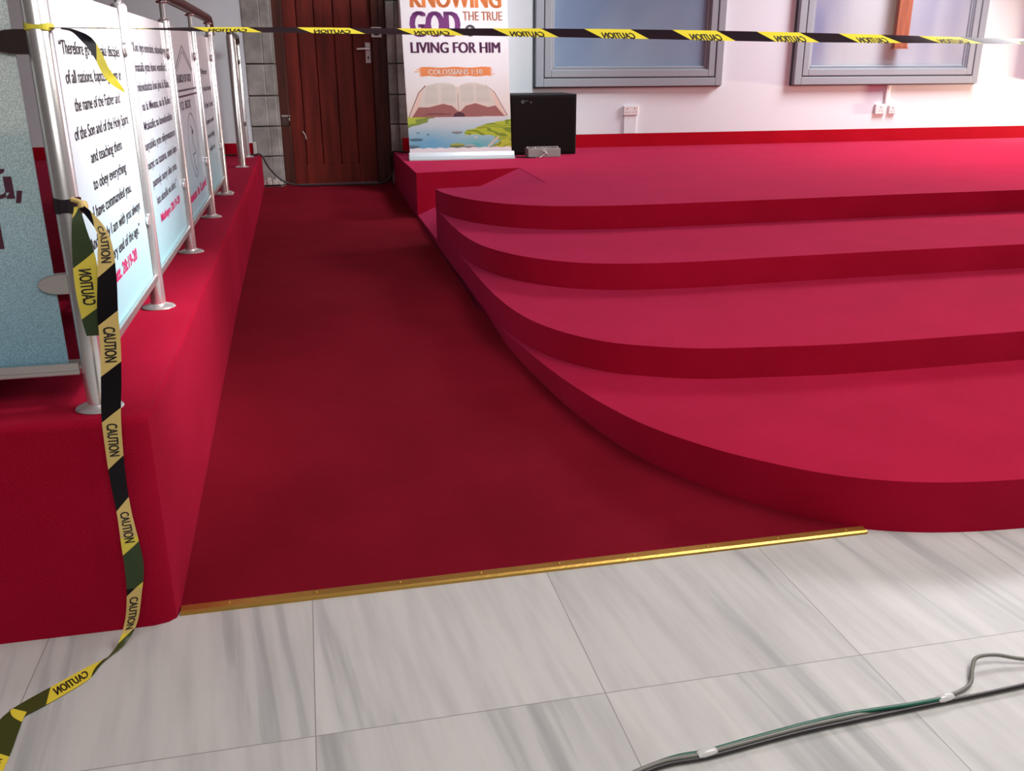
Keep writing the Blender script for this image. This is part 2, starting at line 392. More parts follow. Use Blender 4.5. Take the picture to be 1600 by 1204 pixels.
bm = bmesh.new(); tube(bm, catmull([(-.02, 9.607, .80), (0.002, 9.607, .765), (0.01, 9.607, .72)], 4), .006, 6)
P(mesh_obj('chipped_paint', bm, M_plaster), dr)
bm = B(0.640, 0.690, 9.600, 9.612, 1.435, 1.625, bevel=.003)
lathe_ = tube(bm, [(0.665, 9.60, 1.565), (0.665, 9.555, 1.565)], .011, 10)
hd = P(mesh_obj('door_handle', bm, M_white_pl, smooth=40), dr)
bm = tube(bmesh.new(), catmull([(0.672, 9.552, 1.565), (0.62, 9.548, 1.566), (0.555, 9.552, 1.563)], 5), .010, 10)
lv = mesh_obj('lever', bm, M_white_pl, smooth=40); lv.parent = hd
bm = tube(bmesh.new(), [(0.665, 9.602, 1.49), (0.665, 9.5985, 1.49)], .008, 10); box(bm, .661, .669, 9.5985, 9.602, 1.468, 1.49)
k_ = mesh_obj('keyhole', bm, M_black); k_.parent = hd
bm = B(-0.21, -0.135, 9.555, 9.562, .86, .955, bevel=.002); tube(bm, [(-.14, 9.553, .86), (-.14, 9.553, .955)], .008, 8)
box(bm, -0.21, -0.125, 9.552, 9.558, .945, .957, mi=1)
P(mesh_obj('hinge', bm, [M_steel_dark, M_steel]), dr)
bm = B(0.70, 0.80, 9.535, 9.56, 1.67, 1.765, bevel=.003); box(bm, .725, .775, 9.53, 9.54, 1.69, 1.745, mi=1)
P(mesh_obj('latch_plate', bm, [M_white_pl, M_black]), dr)

# windows
def window(n, x0, x1, pane, px0, px1, z0=1.20):
    r = struct(empty('window_%d' % n, ((x0 + x1) / 2, YW, z0))); z1 = 2.75
    def ring(bm, a0, a1, c0, w_, y0, y1, bev=.006):
        # left, right, bottom, top boards of a rectangular frame
        box(bm, a0, a0 + w_, y0, y1, c0, z1, bevel=bev); box(bm, a1 - w_, a1, y0, y1, c0, z1, bevel=bev)
        box(bm, a0 + w_, a1 - w_, y0, y1, c0, c0 + w_, bevel=bev); box(bm, a0 + w_, a1 - w_, y0, y1, z1 - w_, z1, bevel=bev)
    bm = bmesh.new(); ring(bm, x0, x1, z0, .080, YW - .085, YW - .004)
    P(mesh_obj('outer_frame', bm, M_winframe), r)
    bm = bmesh.new(); ring(bm, x0 + .078, x1 - .078, z0 + .078, .014, YW - .070, YW - .004, 0)
    P(mesh_obj('frame_groove', bm, M_winline), r)
    bm = bmesh.new(); ring(bm, x0 + .092, x1 - .092, z0 + .092, .070, YW - .082, YW - .004)
    ring(bm, x0 + .162, x1 - .162, z0 + .160, .012, YW - .060, YW - .004, .002)
    ring(bm, x0 + .174, x1 - .174, z0 + .172, .024, YW - .050, YW - .004, .006)
    P(mesh_obj('inner_frame', bm, M_winframe), r)
    P(mesh_obj('window_pane', B(x0 + .19, x1 - .19, YW - .03, YW - .018, z0 + .19, z1 - .15), pane), r)
    bm = bmesh.new(); box(bm, x0 - .012, x0, YW - .03, YW - .004, z0 - .004, z1)
    box(bm, x0 - .012, x1 + .006, YW - .03, YW - .004, z0 - .012, z0)
    P(mesh_obj('painted_shade_strip', bm, M_winline), r)  # dark strips stand in for shade along the frame's left and lower edges
    return r
window(1, 2.315, 4.335, M_pane1, 0, 0)
window(2, 5.165, 7.42, M_pane2, 0, 0)
window(3, 8.28, 10.4, M_pane2, 0, 0)

# ------------------------------------------------------------------ stage with curved steps
def nose(pts): return [tuple(p) for p in catmull([(x, y) for x, y in pts], 6)]
N1 = nose([(0.885, 4.75), (0.89, 4.2), (0.925, 3.80), (0.99, 3.36), (1.10, 2.95), (1.25, 2.67), (1.40, 2.49), (1.55, 2.36), (1.72, 2.27), (1.93, 2.215), (2.20, 2.19), (2.6, 2.18), (3.2, 2.18)])
N2 = nose([(0.875, 5.2), (0.872, 4.8), (0.885, 4.35), (0.93, 3.98), (1.03, 3.70), (1.17, 3.51), (1.32, 3.41), (1.53, 3.325), (1.80, 3.285), (2.07, 3.255), (2.4, 3.245), (3.0, 3.25)])
N3 = nose([(0.872, 6.1), (0.873, 5.75), (0.89, 5.35), (0.94, 5.02), (1.05, 4.75), (1.20, 4.56), (1.37, 4.44), (1.62, 4.37), (1.97, 4.345), (2.4, 4.36), (3.1, 4.37)])
N4 = nose([(0.866, 6.47), (0.885, 6.28), (0.945, 6.04), (1.06, 5.80), (1.22, 5.61), (1.44, 5.47), (1.70, 5.41), (2.0, 5.385), (2.86, 5.40), (3.8, 5.43)])
notch = [(11.9, 9.478), (0.856, 9.478), (0.856, 7.52), (1.75, 7.69), (1.71, 6.64), (0.868, 6.47)]
stage = empty('stage', (3.0, 6.0, 0))
tag(stage, 'wide crimson carpeted stage with four curved steps rising to the right of the ramp', 'stage')
tops = [0.0, 0.175, 0.307, 0.445, 0.590]
for k, N in enumerate((N1, N2, N3, N4)):
    pts = N + [(11.9, N[-1][1])] + notch
    if k == 3: pts = pts[:-1]
    bm = prism(bmesh.new(), pts, tops[k], tops[k + 1], bevel=.016, lim=len(N))
    P(mesh_obj('step' if k < 3 else 'stage_deck', bm, M_stage, smooth=35), stage)
# small side ramp climbing from the aisle onto the stage between the corner block and the deck
bm = bmesh.new()
a = [(0.868, 6.475), (0.858, 7.515)]; b = [(1.707, 6.642), (1.748, 7.688)]
v = [bm.verts.new(p) for p in ((a[0][0], a[0][1], .23), (b[0][0], b[0][1], .588), (b[1][0], b[1][1], .588), (a[1][0], a[1][1], .25),
                               (a[0][0], a[0][1], 0), (b[0][0], b[0][1], 0), (b[1][0], b[1][1], 0), (a[1][0], a[1][1], 0))]
for f in ((0, 1, 2, 3), (7, 6, 5, 4), (0, 4, 5, 1), (1, 5, 6, 2), (2, 6, 7, 3), (3, 7, 4, 0)): bm.faces.new([v[i] for i in f])
P(mesh_obj('side_ramp', bm, M_stage), stage)

# left platform
pts = [(-6.98, 2.236), (-0.49, 2.236), (-0.452, 2.246), (-0.434, 2.262), (-0.428, 2.30), (-0.428, 9.478), (-6.98, 9.478)]
bm = prism(bmesh.new(), pts, 0.0, 0.59, bevel=.022, seg=4)
tag(mesh_obj('carpeted_platform', bm, M_plat, smooth=35), 'high red carpeted platform left of the ramp, under the steel railing', 'platform')

# ramp (carpeted aisle between platform and stage)
prof = [(2.300, 0.006), (3.34, 0.066), (5.14, 0.170), (8.1, 0.240), (9.30, 0.283), (9.72, 0.287)]
bm = bmesh.new()
ny = [p[1] for p in N1][::-1]; nx = [p[0] for p in N1][::-1]
def ramp_right(y):
    if y < 4.75: return float(np.interp(y, ny, nx)) - .004 if y > 2.25 else 1.6
    return .852
rl = []
for y in sorted(set([2.307, 2.31] + [2.34 + .06 * k for k in range(45)] + [5.14, 6.4, 7.5, 8.1, 9.0, 9.30, 9.468, 9.4685, 9.60])):
    z = float(np.interp(y, [p[0] for p in prof], [p[1] for p in prof]))
    x0, x1 = (-.427, min(ramp_right(y), 1.66)) if y < 9.4682 else (-.243, .840)
    rl.append([bm.verts.new((x0, y, z)), bm.verts.new((x1, y, z))])
for p, q in zip(rl, rl[1:]): bm.faces.new((p[0], p[1], q[1], q[0]))
lo = [[bm.verts.new((r_[0].co.x, r_[0].co.y, -0.001)), bm.verts.new((r_[1].co.x, r_[1].co.y, -0.001))] for r_ in rl]
for i in range(len(rl) - 1):
    bm.faces.new((rl[i][0], rl[i + 1][0], lo[i + 1][0], lo[i][0])); bm.faces.new((rl[i][1], lo[i][1], lo[i + 1][1], rl[i + 1][1]))
    bm.faces.new((lo[i][0], lo[i + 1][0], lo[i + 1][1], lo[i][1]))
bm.faces.new((rl[0][1], rl[0][0], lo[0][0], lo[0][1])); bm.faces.new((rl[-1][0], rl[-1][1], lo[-1][1], lo[-1][0]))
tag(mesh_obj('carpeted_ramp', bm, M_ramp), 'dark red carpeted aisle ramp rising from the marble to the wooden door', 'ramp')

bm = bmesh.new()
sec = [(2.268, 0.0), (2.270, 0.006), (2.277, 0.010), (2.300, 0.012), (2.306, 0.009), (2.306, 0.0)]
A = [bm.verts.new((-0.425, y, z)) for y, z in sec]; Bv = [bm.verts.new((1.645, y, z)) for y, z in sec]
for i in range(len(sec)): bm.faces.new((A[i], Bv[i], Bv[(i + 1) % len(sec)], A[(i + 1) % len(sec)]))
bm.faces.new(A); bm.faces.new(Bv[::-1])
for i in range(9):
    x = -0.3 + i * .235; lathe(bm, [(.004, .0108), (.004, .0135), (.002, .0142)], x, 2.290, 8)
tag(mesh_obj('threshold_strip', bm, M_gold), 'long gold metal threshold strip where the red carpet meets the marble tiles', 'threshold strip')

# ------------------------------------------------------------------ railing
XR = -0.556
rail = empty('railing', (XR, 2.33, 0.59))
tag(rail, 'long stainless steel railing with printed sign panels and maroon handrail on the left platform', 'railing')
ZP = 0.590
def flange(par, x, y):
    bm = lathe(bmesh.new(), [(.052, ZP), (.053, ZP + .006), (.047, ZP + .014), (.034, ZP + .024), (.029, ZP + .030)], x, y, 24, 1.0, 1.0)
    o = mesh_obj('base_flange', bm, M_steel, smooth=50); o.parent = par; o.matrix_parent_inverse = Matrix.Translation(-par_world(par)); return o
def par_world(o):
    v = Vector(o.location)
    return v
def post(x, y, top, root, neck=True, r=.026, clamps=((0, 1),), dark=False):
    """post mesh in world coordinates; children: flange, neck, clamps"""
    bm = tube(bmesh.new(), [(x, y, ZP), (x, y, top - .012), (x, y, top - .004), (x, y, top)], [r, r, r * .8, r * .35], 20)
    po = P(mesh_obj('post', bm, M_steel, smooth=50), root)
    def sub(o): o.parent = po; return o
    bm = lathe(bmesh.new(), [(.056, ZP), (.058, ZP + .003), (.054, ZP + .008), (.040, ZP + .012), (.029, ZP + .017)], x, y, 24, 1.0, 0.9)
    sub(mesh_obj('base_flange', bm, M_steel, smooth=50))
    if neck:
        bm = tube(bmesh.new(), [(x, y, top - .01), (x, y, 1.668)], .011, 10)
        lathe(bm, [(.02, 1.660), (.024, 1.664), (.024, 1.668), (.015, 1.672)], x, y, 12)
        sub(mesh_obj('neck', bm, M_steel, smooth=50))
    return po
def dclamp(po, x, y, z, dx, dy, material, l=.052, h=.040):
    """D-shaped glass clamp reaching from the post along (dx,dy)"""
    t = bmesh.new(); n = 10; prof = [(0, -h / 2), (l * .35, -h / 2)] + [(l * .35 + l * .65 * math.sin(math.pi * k / n), -h / 2 * math.cos(math.pi * k / n)) for k in range(1, n)] + [(l * .35, h / 2), (0, h / 2)]
    nx, ny = -dy, dx
    for s, e in ((-.014, -.004), (.004, .014)):
        va = [t.verts.new((x + dx * a + nx * s, y + dy * a + ny * s, z + b)) for a, b in prof]
        vb = [t.verts.new((x + dx * a + nx * e, y + dy * a + ny * e, z + b)) for a, b in prof]
        t.faces.new(va); t.faces.new(vb[::-1])
        for i in range(len(prof)): t.faces.new((va[i], va[(i + 1) % len(prof)], vb[(i + 1) % len(prof)], vb[i]))
    bmesh.ops.recalc_face_normals(t, faces=t.faces[:])
    bmesh.ops.bevel(t, geom=t.edges[:], offset=.0018, segments=1, affect='EDGES')
    o = mesh_obj('panel_clamp', t, material); o.parent = po; return o

PY = [2.33, 3.375, 4.43, 5.50, 6.50]
for i, y in enumerate(PY):
    po = post(XR, y, 1.600 if i else 1.62, rail, r=.028 if i == 0 else .0255)
    for z in (1.458, .907):
        if i > 0: dclamp(po, XR, y - .018, z, 0, -1, M_steel_sat if z > 1 else M_steel, l=.045, h=.04)
        if i < 4: dclamp(po, XR, y + .018, z, 0, 1, M_steel_sat, l=.045, h=.04)
    if i == 0:
        dclamp(po, XR - .02, y, 1.455, -1, 0, M_steel_dark, l=.085, h=.052)
        dclamp(po, XR - .02, y, .912, -1, 0, M_steel_sat, l=.072, h=.048)
    if i == 4:
        post(XR, y + .085, 1.63, rail, neck=True, r=.022)
# further posts of the front run, out of view to the left
post(XR - 1.15, 2.33, 1.60, rail)
post(XR - 2.3, 2.33, 1.60, rail)

bm = tube(bmesh.new(), catmull([(XR - 2.4, 2.33, 1.698), (XR - 1, 2.33, 1.698), (XR - .12, 2.33, 1.698), (XR - .02, 2.36, 1.698), (XR, 2.45, 1.698), (XR, 3.5, 1.698), (XR, 5, 1.698), (XR, 6.45, 1.698), (XR, 6.60, 1.692), (XR, 6.665, 1.665), (XR, 6.68, 1.60)], 6), .027, 14)
P(mesh_obj('handrail', bm, M_handwood, smooth=50), rail)
bm = bmesh.new()
for a, b in zip(PY, PY[1:]):
    box(bm, XR - .014, XR + .014, a + .027, b - .027, .690, .704, bevel=.003); box(bm, XR - .016, XR - .006, a + .027, b - .027, .702, .716); box(bm, XR + .006, XR + .016, a + .027, b - .027, .702, .716)
box(bm, XR - 2.3, XR - .030, 2.316, 2.344, .684, .700, bevel=.004); box(bm, XR - 2.3, XR - .030, 2.312, 2.321, .698, .716); box(bm, XR - 2.3, XR - .030, 2.339, 2.348, .698, .716)
P(mesh_obj('bottom_rail', bm, M_steel_sat), rail)

rows1 = [('\u201cTherefore go and make disciples', 1.447, .10, .93), ('of all nations, baptizing them in', 1.379, .12, .90), ('the name of the Father and', 1.312, .17, .82), ('of the Son and of the Holy Spirit', 1.245, .12, .92),
         ('and teaching them', 1.178, .27, .74), ('to obey everything', 1.110, .25, .76), ('I have commanded you.', 1.043, .20, .80), ('And surely I am with you always', .972, .10, .92), ('to the very end of the age.\u201d', .905, .16, .86)]
rows2 = [('\u201cKwa hiyo enendeni, mkawafanye', 1.468, .08, .95), ('mataifa yote kuwa wanafunzi,', 1.402, .10, .93), ('mkiwabatiza kwa jina la Baba,', 1.336, .08, .95), ('na la Mwana, na la Roho', 1.270, .14, .92), ('Mtakatifu; na kuwafundisha', 1.204, .12, .92),
         ('kuyashika yote niliyowaamuru', 1.137, .08, .95), ('ninyi; na tazama, mimi nipo', 1.070, .10, .94), ('pamoja nanyi siku zote,', 1.003, .16, .88), ('hata ukamilifu wa dahari.\u201d', .935, .20, .80)]
rows4 = [('Welcome', 1.378, .15, .60), ('to the house', 1.285, .12, .80), ('of the Lord', 1.190, .15, .80), ('come and', 1.100, .20, .75), ('worship', 1.020, .22, .70), ('with us', .945, .28, .62)]
for i, (a, b) in enumerate(zip(PY, PY[1:])):
    y0, y1 = a + .052, b - .052; W = y1 - y0
    bm = B(XR - .003, XR + .003, y0, y1, .700, 1.578)
    for f in bm.faces: f.material_index = 0
    pl = lambda u, v, y0=y0, W=W: (XR + .0042, y0 + u * W, v)
    if i in (0, 1, 3):
        for s, z, u0, u1 in (rows1, rows2, None, rows4)[i]:
            add_text(bm, s, pl, u0, u1, z - .014, .031, mi=1 if i == 0 else 2, bold=.008)
        if i == 0: add_text(bm, 'Matt. 28:19-20', pl, .30, .74, .826, .034, mi=3, bold=.03)
        if i == 1: add_text(bm, 'Mathayo 28:19-20', pl, .24, .84, .850, .030, mi=3, bold=.03)
    else:
        def line(p, q, th, mi, k=.0042):
            d = Vector((q[0] - p[0], q[1] - p[1])); L_ = Vector((d.x * W, d.y)); n_ = Vector((-L_.y, L_.x)).normalized() * th / 2
            vs = [(XR + k, y0 + c[0] * W + s * n_.x, c[1] + s * n_.y) for c, s in ((p, -1), (q, -1), (q, 1), (p, 1))]
            quad(bm, vs, mi)
        ap = (.48, 1.50)                                        # gabled roof outline
        line((.10, 1.385), ap, .006, 5); line(ap, (.86, 1.385), .006, 5); line((.16, 1.385), (.48, 1.475), .004, 5); line((.48, 1.475), (.80, 1.385), .004, 5)
        add_text(bm, 'CHURCH OF GOD', pl, .10, .74, 1.335, .034, mi=2, bold=.03)
        line((.10, 1.298), (.95, 1.298), .009, 2); line((.10, 1.272), (.95, 1.272), .009, 4)
        add_text(bm, 'P.O. BOX', pl, .12, .60, 1.212, .038, mi=2, bold=.02)
        n = 40                                                  # oval emblem outline with a small figure inside
        for k in range(n):
            t0, t1 = 2 * math.pi * k / n, 2 * math.pi * (k + 1) / n
            e_ = lambda t: (.52 + .20 * math.cos(t) * (1 - .35 * max(0, -math.sin(t))), 1.03 + .155 * math.sin(t))
            line(e_(t0), e_(t1), .004, 2)
        for p, q in (((.46, 1.13), (.56, 1.10)), ((.56, 1.10), (.50, 1.05)), ((.50, 1.05), (.60, .99)), ((.60, .99), (.44, .99)), ((.44, .99), (.50, .93)), ((.50, .93), (.56, .90))): line(p, q, .005, 5)
        quad(bm, [pl(.50, 1.085), pl(.56, 1.09), pl(.56, 1.105), pl(.50, 1.10)], 4)
        add_text(bm, 'Jesus is Lord', pl, .08, .92, .790, .042, mi=3, bold=.04)
    P(mesh_obj('sign_panel', bm, [M_sign, M_ink, M_inkslate, M_magenta, M_inkplum, M_inkslate]), rail)
# front run panel, seen at the left edge of the view
bm = B(XR - 1.10, XR - .055, 2.327, 2.333, .700, 1.60)
pf = lambda u, v: (u, 2.3262, v)
add_text(bm, '\u0169', pf, -.735, -.664, 1.1175, .060, mi=1, bold=.015)
bm2 = bmesh.new()
quad(bm, [pf(-.658, 1.134), pf(-.646, 1.134), pf(-.653, 1.106), pf(-.664, 1.106)], 1)
add_text(bm, 'andu', pf, -1.00, -.75, 1.1175, .060, mi=1, bold=.015)
add_text(bm, 'Ngai l', pf, -1.02, -.706, 1.005, .066, mi=1, bold=.04)
bm2.free()
P(mesh_obj('sign_panel', bm, [M_sign_dot, M_inkplum]), rail)
P(mesh_obj('sign_panel', B(XR - 2.25, XR - 1.20, 2.327, 2.333, .700, 1.60), M_sign_dot), rail)

# short far railing by the door
far = empty('short_railing', (XR, 8.3, ZP))
tag(far, 'short steel railing section with two posts beside the stone jamb, past the gap', 'railing')
pa = post(XR + .01, 8.33, 1.66, far, neck=False, r=.030)
pb = post(XR + .01, 9.28, 1.60, far, neck=False, r=.022)
for o_, yy in ((pb, 9.28),):
    dclamp(o_, XR + .01, yy - .02, 1.45, 0, -1, M_steel_dark, l=.05); dclamp(o_, XR + .01, yy - .02, .90, 0, -1, M_steel_dark, l=.05)
bm = tube(bmesh.new(), catmull([(XR + .01, 8.33, 1.655), (XR + .01, 8.40, 1.665), (XR + .01, 9.2, 1.665), (XR + .01, 9.30, 1.655), (XR + .01, 9.33, 1.61)], 5), .022, 12)
P(mesh_obj('handrail', bm, M_steel_dark, smooth=50), far)
bm = tube(bmesh.new(), [(XR - .01, 9.20, ZP), (XR - .01, 9.20, 1.64)], .014, 10)
P(mesh_obj('inner_bar', bm, M_steel, smooth=50), far)

# ------------------------------------------------------------------ roll-up banner
ban = empty('roll_up_banner', (1.4, 8.55, 0.59)); tag(ban, 'white roll-up banner with orange and purple lettering, open book and river, before the speaker', 'banner')
YB = 8.54
def bx(px, py):                    # sheet coordinates: px along the width 0..1, py height in metres
    return (0.925 + px * 0.945 + (py - .65) * -.027 , YB + (1 - px) * .03 + .000, py)
# cassette base
bm = bmesh.new(); pr = [(0, .590), (.16, .590), (.16, .602), (.11, .625), (.095, .655), (.05, .655), (.035, .625), (0, .600)]
va = [bm.verts.new((0.915, YB - .055 + y + .03, z)) for y, z in pr]; vb = [bm.verts.new((1.892, YB - .055 + y, z)) for y, z in pr]
for i in range(len(pr)): bm.faces.new((va[i], vb[i], vb[(i + 1) % len(pr)], va[(i + 1) % len(pr)]))
bm.faces.new(va); bm.faces.new(vb[::-1]); bmesh.ops.recalc_face_normals(bm, faces=bm.faces[:])
P(mesh_obj('base_cassette', bm, M_silver), ban)
P(mesh_obj('support_pole', tube(bmesh.new(), [(1.4, YB + .07, .62), (1.4, YB + .05, 2.6)], .012, 10), M_steel_sat, smooth=50), ban)
# printed sheet: a colour grid
def painter(X, Y):
    """design coordinates: X 0..1150 across, Y 0..1060 downwards from the reference strip to the sheet's foot"""
    c = np.empty(X.shape + (3,)); c[:] = (0.76, 0.73, 0.75)
    def mixin(mask, col): c[mask] = col
    def blend(w_, col): c[:] = c * (1 - w_[..., None]) + np.array(col) * w_[..., None]
    blend(np.clip((Y - 100) / 500, 0, 1) * .6, (0.72, 0.60, 0.50))
    rng = np.random.RandomState(3)
    def fbm(X, Y, s):
        v = np.zeros(X.shape)
        for k in range(6):
            a, b, p = rng.uniform(-1, 1), rng.uniform(.5, 2.2), rng.uniform(0, 6)
            v += np.sin((X * a + Y * b) * s * (1 + .5 * k) + p) / (k + 1)
        return v
    # orange brush strip
    e = 14 * np.sin(Y * .35)
    mixin((Y > 105 + 5 * np.sin(X * .02)) & (Y < 203 - 4 * np.sin(X * .03)) & (X > 165 + e) & (X < 950 - e), (0.72, 0.22, 0.07))
    mixin((abs(Y - 152) < 6) & (X > 105) & (X < 175), (0.74, 0.35, 0.2)); mixin((abs(Y - 178) < 5) & (X > 940) & (X < 985), (0.74, 0.35, 0.2))
    mixin((abs(Y - 130) < 4) & (X > 125) & (X < 175), (0.74, 0.40, 0.25))
    # river scene
    sc = Y > 655
    t = np.clip((Y - 655) / 350, 0, 1); u = X / 1150
    base = (np.array([0.60, 0.62, 0.64]) * (1 - t[..., None]) + np.array([0.16, 0.42, 0.50]) * t[..., None])
    c[sc] = base[sc]
    n1 = fbm(X, Y, .03)
    bl = np.clip((Y - 760) / 180, 0, 1) * np.clip(1 - abs(u - .22) / .38, 0, 1); bl[~sc] = 0; blend(bl * .9, (0.10, 0.36, 0.58))
    te = np.clip((Y - 850) / 120, 0, 1) * np.clip(1 - abs(u - .66) / .2, 0, 1); te[~sc] = 0; blend(te * .8, (0.06, 0.40, 0.40))
    wv = ((np.sin(Y * .16 + np.sin(X * .02) * 2 + n1) > .78) & sc & (X > 150) & (X < 900)); c[wv] = c[wv] * .75 + .12
    g1 = sc & (Y < 770 - X * .35 + 12 * n1) & (X < 300); c[g1] = (0.42, 0.50, 0.05)
    g1b = g1 & (Y > 725 - X * .3 + 10 * n1); c[g1b] = (0.20, 0.28, 0.05)
    top = 810 - (X - 640) * .26 + 8 * n1
    bot = 850 + (X - 640) * .13 + 14 * n1
    g2 = sc & (X > 625) & (Y > top) & (Y < bot); c[g2] = (0.40, 0.47, 0.03)
    sh = g2 & (np.sin(Y * .12 - X * .03 + n1 * 2) > .35); c[sh] = (0.17, 0.25, 0.02)
    g3 = sc & (X > 930 + 10 * n1) & (Y > 1010 - (X - 900) * .62) ; c[g3] = (0.45, 0.48, 0.04)
    sh = g3 & (np.sin(Y * .10 + X * .05 + n1 * 2) > .5); c[sh] = (0.24, 0.27, 0.03)
    pk = sc & (abs(Y - (1000 - (X - 880) * .9)) < 16) & (X > 880) & (X < 1010); c[pk] = (0.60, 0.50, 0.36)
    def stone(x, y, a, b, col, hi):
        m_ = ((X - x) / a) ** 2 + ((Y - y) / b) ** 2 < 1; c[m_] = col; m2 = m_ & (Y < y - b * .2); c[m2] = hi
    stone(540, 825, 62, 22, (0.18, 0.22, 0.24), (0.42, 0.46, 0.47)); stone(80, 905, 78, 18, (0.05, 0.13, 0.20), (0.10, 0.22, 0.30)); stone(40, 985, 75, 22, (0.07, 0.14, 0.20), (0.12, 0.24, 0.30))
    stone(215, 848, 16, 9, (0.05, 0.2, 0.28), (0.1, 0.28, 0.36)); stone(105, 830, 24, 7, (0.08, 0.26, 0.33), (0.1, 0.28, 0.36))
    stone(535, 985, 85, 34, (0.12, 0.16, 0.08), (0.34, 0.40, 0.06)); stone(680, 992, 72, 24, (0.16, 0.20, 0.20), (0.40, 0.42, 0.40)); stone(750, 892, 22, 12, (0.4, 0.42, 0.36), (0.6, 0.6, 0.52))
    mixin(Y > 1003 + 4 * np.sin(X * .05), (0.78, 0.76, 0.78))
    # open book
    def inside(poly):
        m_ = np.zeros(X.shape, bool); j = len(poly) - 1
        for i in range(len(poly)):
            xi, yi = poly[i]; xj, yj = poly[j]
            cnd = ((yi > Y) != (yj > Y)) & (X < (xj - xi) * (Y - yi) / (yj - yi + 1e-9) + xi); m_ ^= cnd; j = i
        return m_
    mixin(inside([(8, 655), (135, 378), (215, 300), (230, 320), (60, 655)]), (0.16, 0.09, 0.07))
    mixin(inside([(1120, 645), (980, 380), (880, 300), (870, 330), (1060, 650)]), (0.16, 0.09, 0.07))
    mixin(inside([(18, 652), (145, 380), (220, 310), (330, 280), (570, 320), (600, 600), (60, 655)]), (0.70, 0.50, 0.42))
    mixin(inside([(1108, 640), (975, 385), (890, 310), (800, 290), (570, 320), (560, 600), (1070, 648)]), (0.70, 0.50, 0.42))
    mixin(inside([(50, 655), (125, 545), (250, 542), (400, 506), (500, 530), (572, 600), (572, 655)]), (0.30, 0.11, 0.10))
    mixin(inside([(1085, 650), (985, 530), (900, 548), (760, 502), (650, 530), (580, 600), (580, 655)]), (0.30, 0.11, 0.10))
    mixin(inside([(150, 640), (250, 610), (480, 618), (470, 626), (250, 624)]), (0.14, 0.04, 0.04))
    L1 = inside([(130, 540), (190, 345), (250, 300), (330, 277), (430, 272), (520, 290), (560, 330), (570, 585), (500, 520), (400, 496), (250, 538), (190, 545)])
    mixin(L1, (0.62, 0.55, 0.49))
    L2 = inside([(990, 525), (930, 345), (860, 300), (780, 277), (700, 272), (610, 295), (572, 330), (580, 590), (650, 522), (760, 492), (860, 530), (930, 540)])
    mixin(L2, (0.62, 0.54, 0.48))
    tl = (np.sin(Y * .42) > .1)
    mixin(L1 & tl & (((X > 225 - (Y - 300) * .15) & (X < 345)) | ((X > 385) & (X < 540))) & (Y > 300) & (Y < 505), (0.50, 0.46, 0.42))
    mixin(L2 & tl & (((X > 600) & (X < 740)) | ((X > 775) & (X < 900 + (Y - 300) * .15))) & (Y > 300) & (Y < 490), (0.50, 0.45, 0.41))
    mixin((abs(X - 567) < 5) & (Y > 400) & (Y < 590), (0.35, 0.28, 0.25))
    mixin(inside([(505, 655), (520, 618), (575, 590), (630, 620), (640, 655)]), (0.075, 0.02, 0.035))
    return c
zr = lambda Y: 1.476 - Y * (1.476 - .655) / 1055.0
NX, NY = 300, 330
gx = np.linspace(0, 1, NX); gz = np.linspace(.652, 1.44, NY)
Xg, Zg = np.meshgrid(gx, gz); Cg = painter(Xg * 1150, (1.476 - Zg) * 1055.0 / (1.476 - .655))
vs = [bx(float(Xg[j, i]), float(Zg[j, i])) for j in range(NY) for i in range(NX)]
fs = [(j * NX + i, j * NX + i + 1, (j + 1) * NX + i + 1, (j + 1) * NX + i) for j in range(NY - 1) for i in range(NX - 1)]
k0 = len(vs); vs += [bx(0, 1.44), bx(1, 1.44), bx(1, 2.58), bx(0, 2.58)]; fs.append((k0, k0 + 1, k0 + 2, k0 + 3))
back = len(vs)
for q in (bx(0, .652), bx(1, .652), bx(1, 2.58), bx(0, 2.58)): vs.append((q[0], q[1] + .002, q[2]))
fs.append((back + 3, back + 2, back + 1, back))
me = bpy.data.meshes.new('printed_sheet'); me.from_pydata(vs, [], fs)
ca = me.color_attributes.new('print_colour', 'FLOAT_COLOR', 'POINT')
cols = np.ones((len(vs), 4), np.float32); cols[:, :3] = (0.76, 0.73, 0.75); cols[:k0, :3] = Cg.reshape(-1, 3)
ca.data.foreach_set('color', cols.ravel())
me.materials.append(M_print)
sheet = bpy.data.objects.new('printed_sheet', me); COL.objects.link(sheet); P(sheet, ban)
pb_ = lambda u, v: tuple(Vector(bx(u, v)) - Vector((0, .0015, 0)))
pb2 = lambda u, v: tuple(Vector(bx(u, v)) - Vector((0, .003, 0)))
for txt, u0, u1, z, h, mm, bo, ft in (('KNOWING', .098, .935, 1.888, .155, M_orange, 0, .010), ('GOD', .090, .535, 1.650, .205, M_purple, 0, .016), ('THE TRUE', .575, .945, 1.784, .073, M_orange2, 0, .003),
                              ('LIVING FOR HIM', .075, .915, 1.515, .088, M_purple2, 0, .006), ('COLOSSIANS 1:10', .225, .735, 1.333, .043, M_whiteink, 0, .002)):
    bm = bmesh.new(); add_text(bm, txt, pb_, u0, u1, z, h, bold=bo, fat=ft); P(mesh_obj('lettering', bm, mm), ban)
bm = bmesh.new(); bm.faces.new([bm.verts.new(pb_(.640 + .052 * math.cos(t), 1.700 + .052 * .945 * math.sin(t))) for t in np.linspace(0, 2 * math.pi, 24, endpoint=False)])
add_text(bm, '&', pb2, .612, .670, 1.672, .055, mi=1, bold=.02)
P(mesh_obj('ampersand_roundel', bm, [M_inkslate, M_whiteink]), ban)

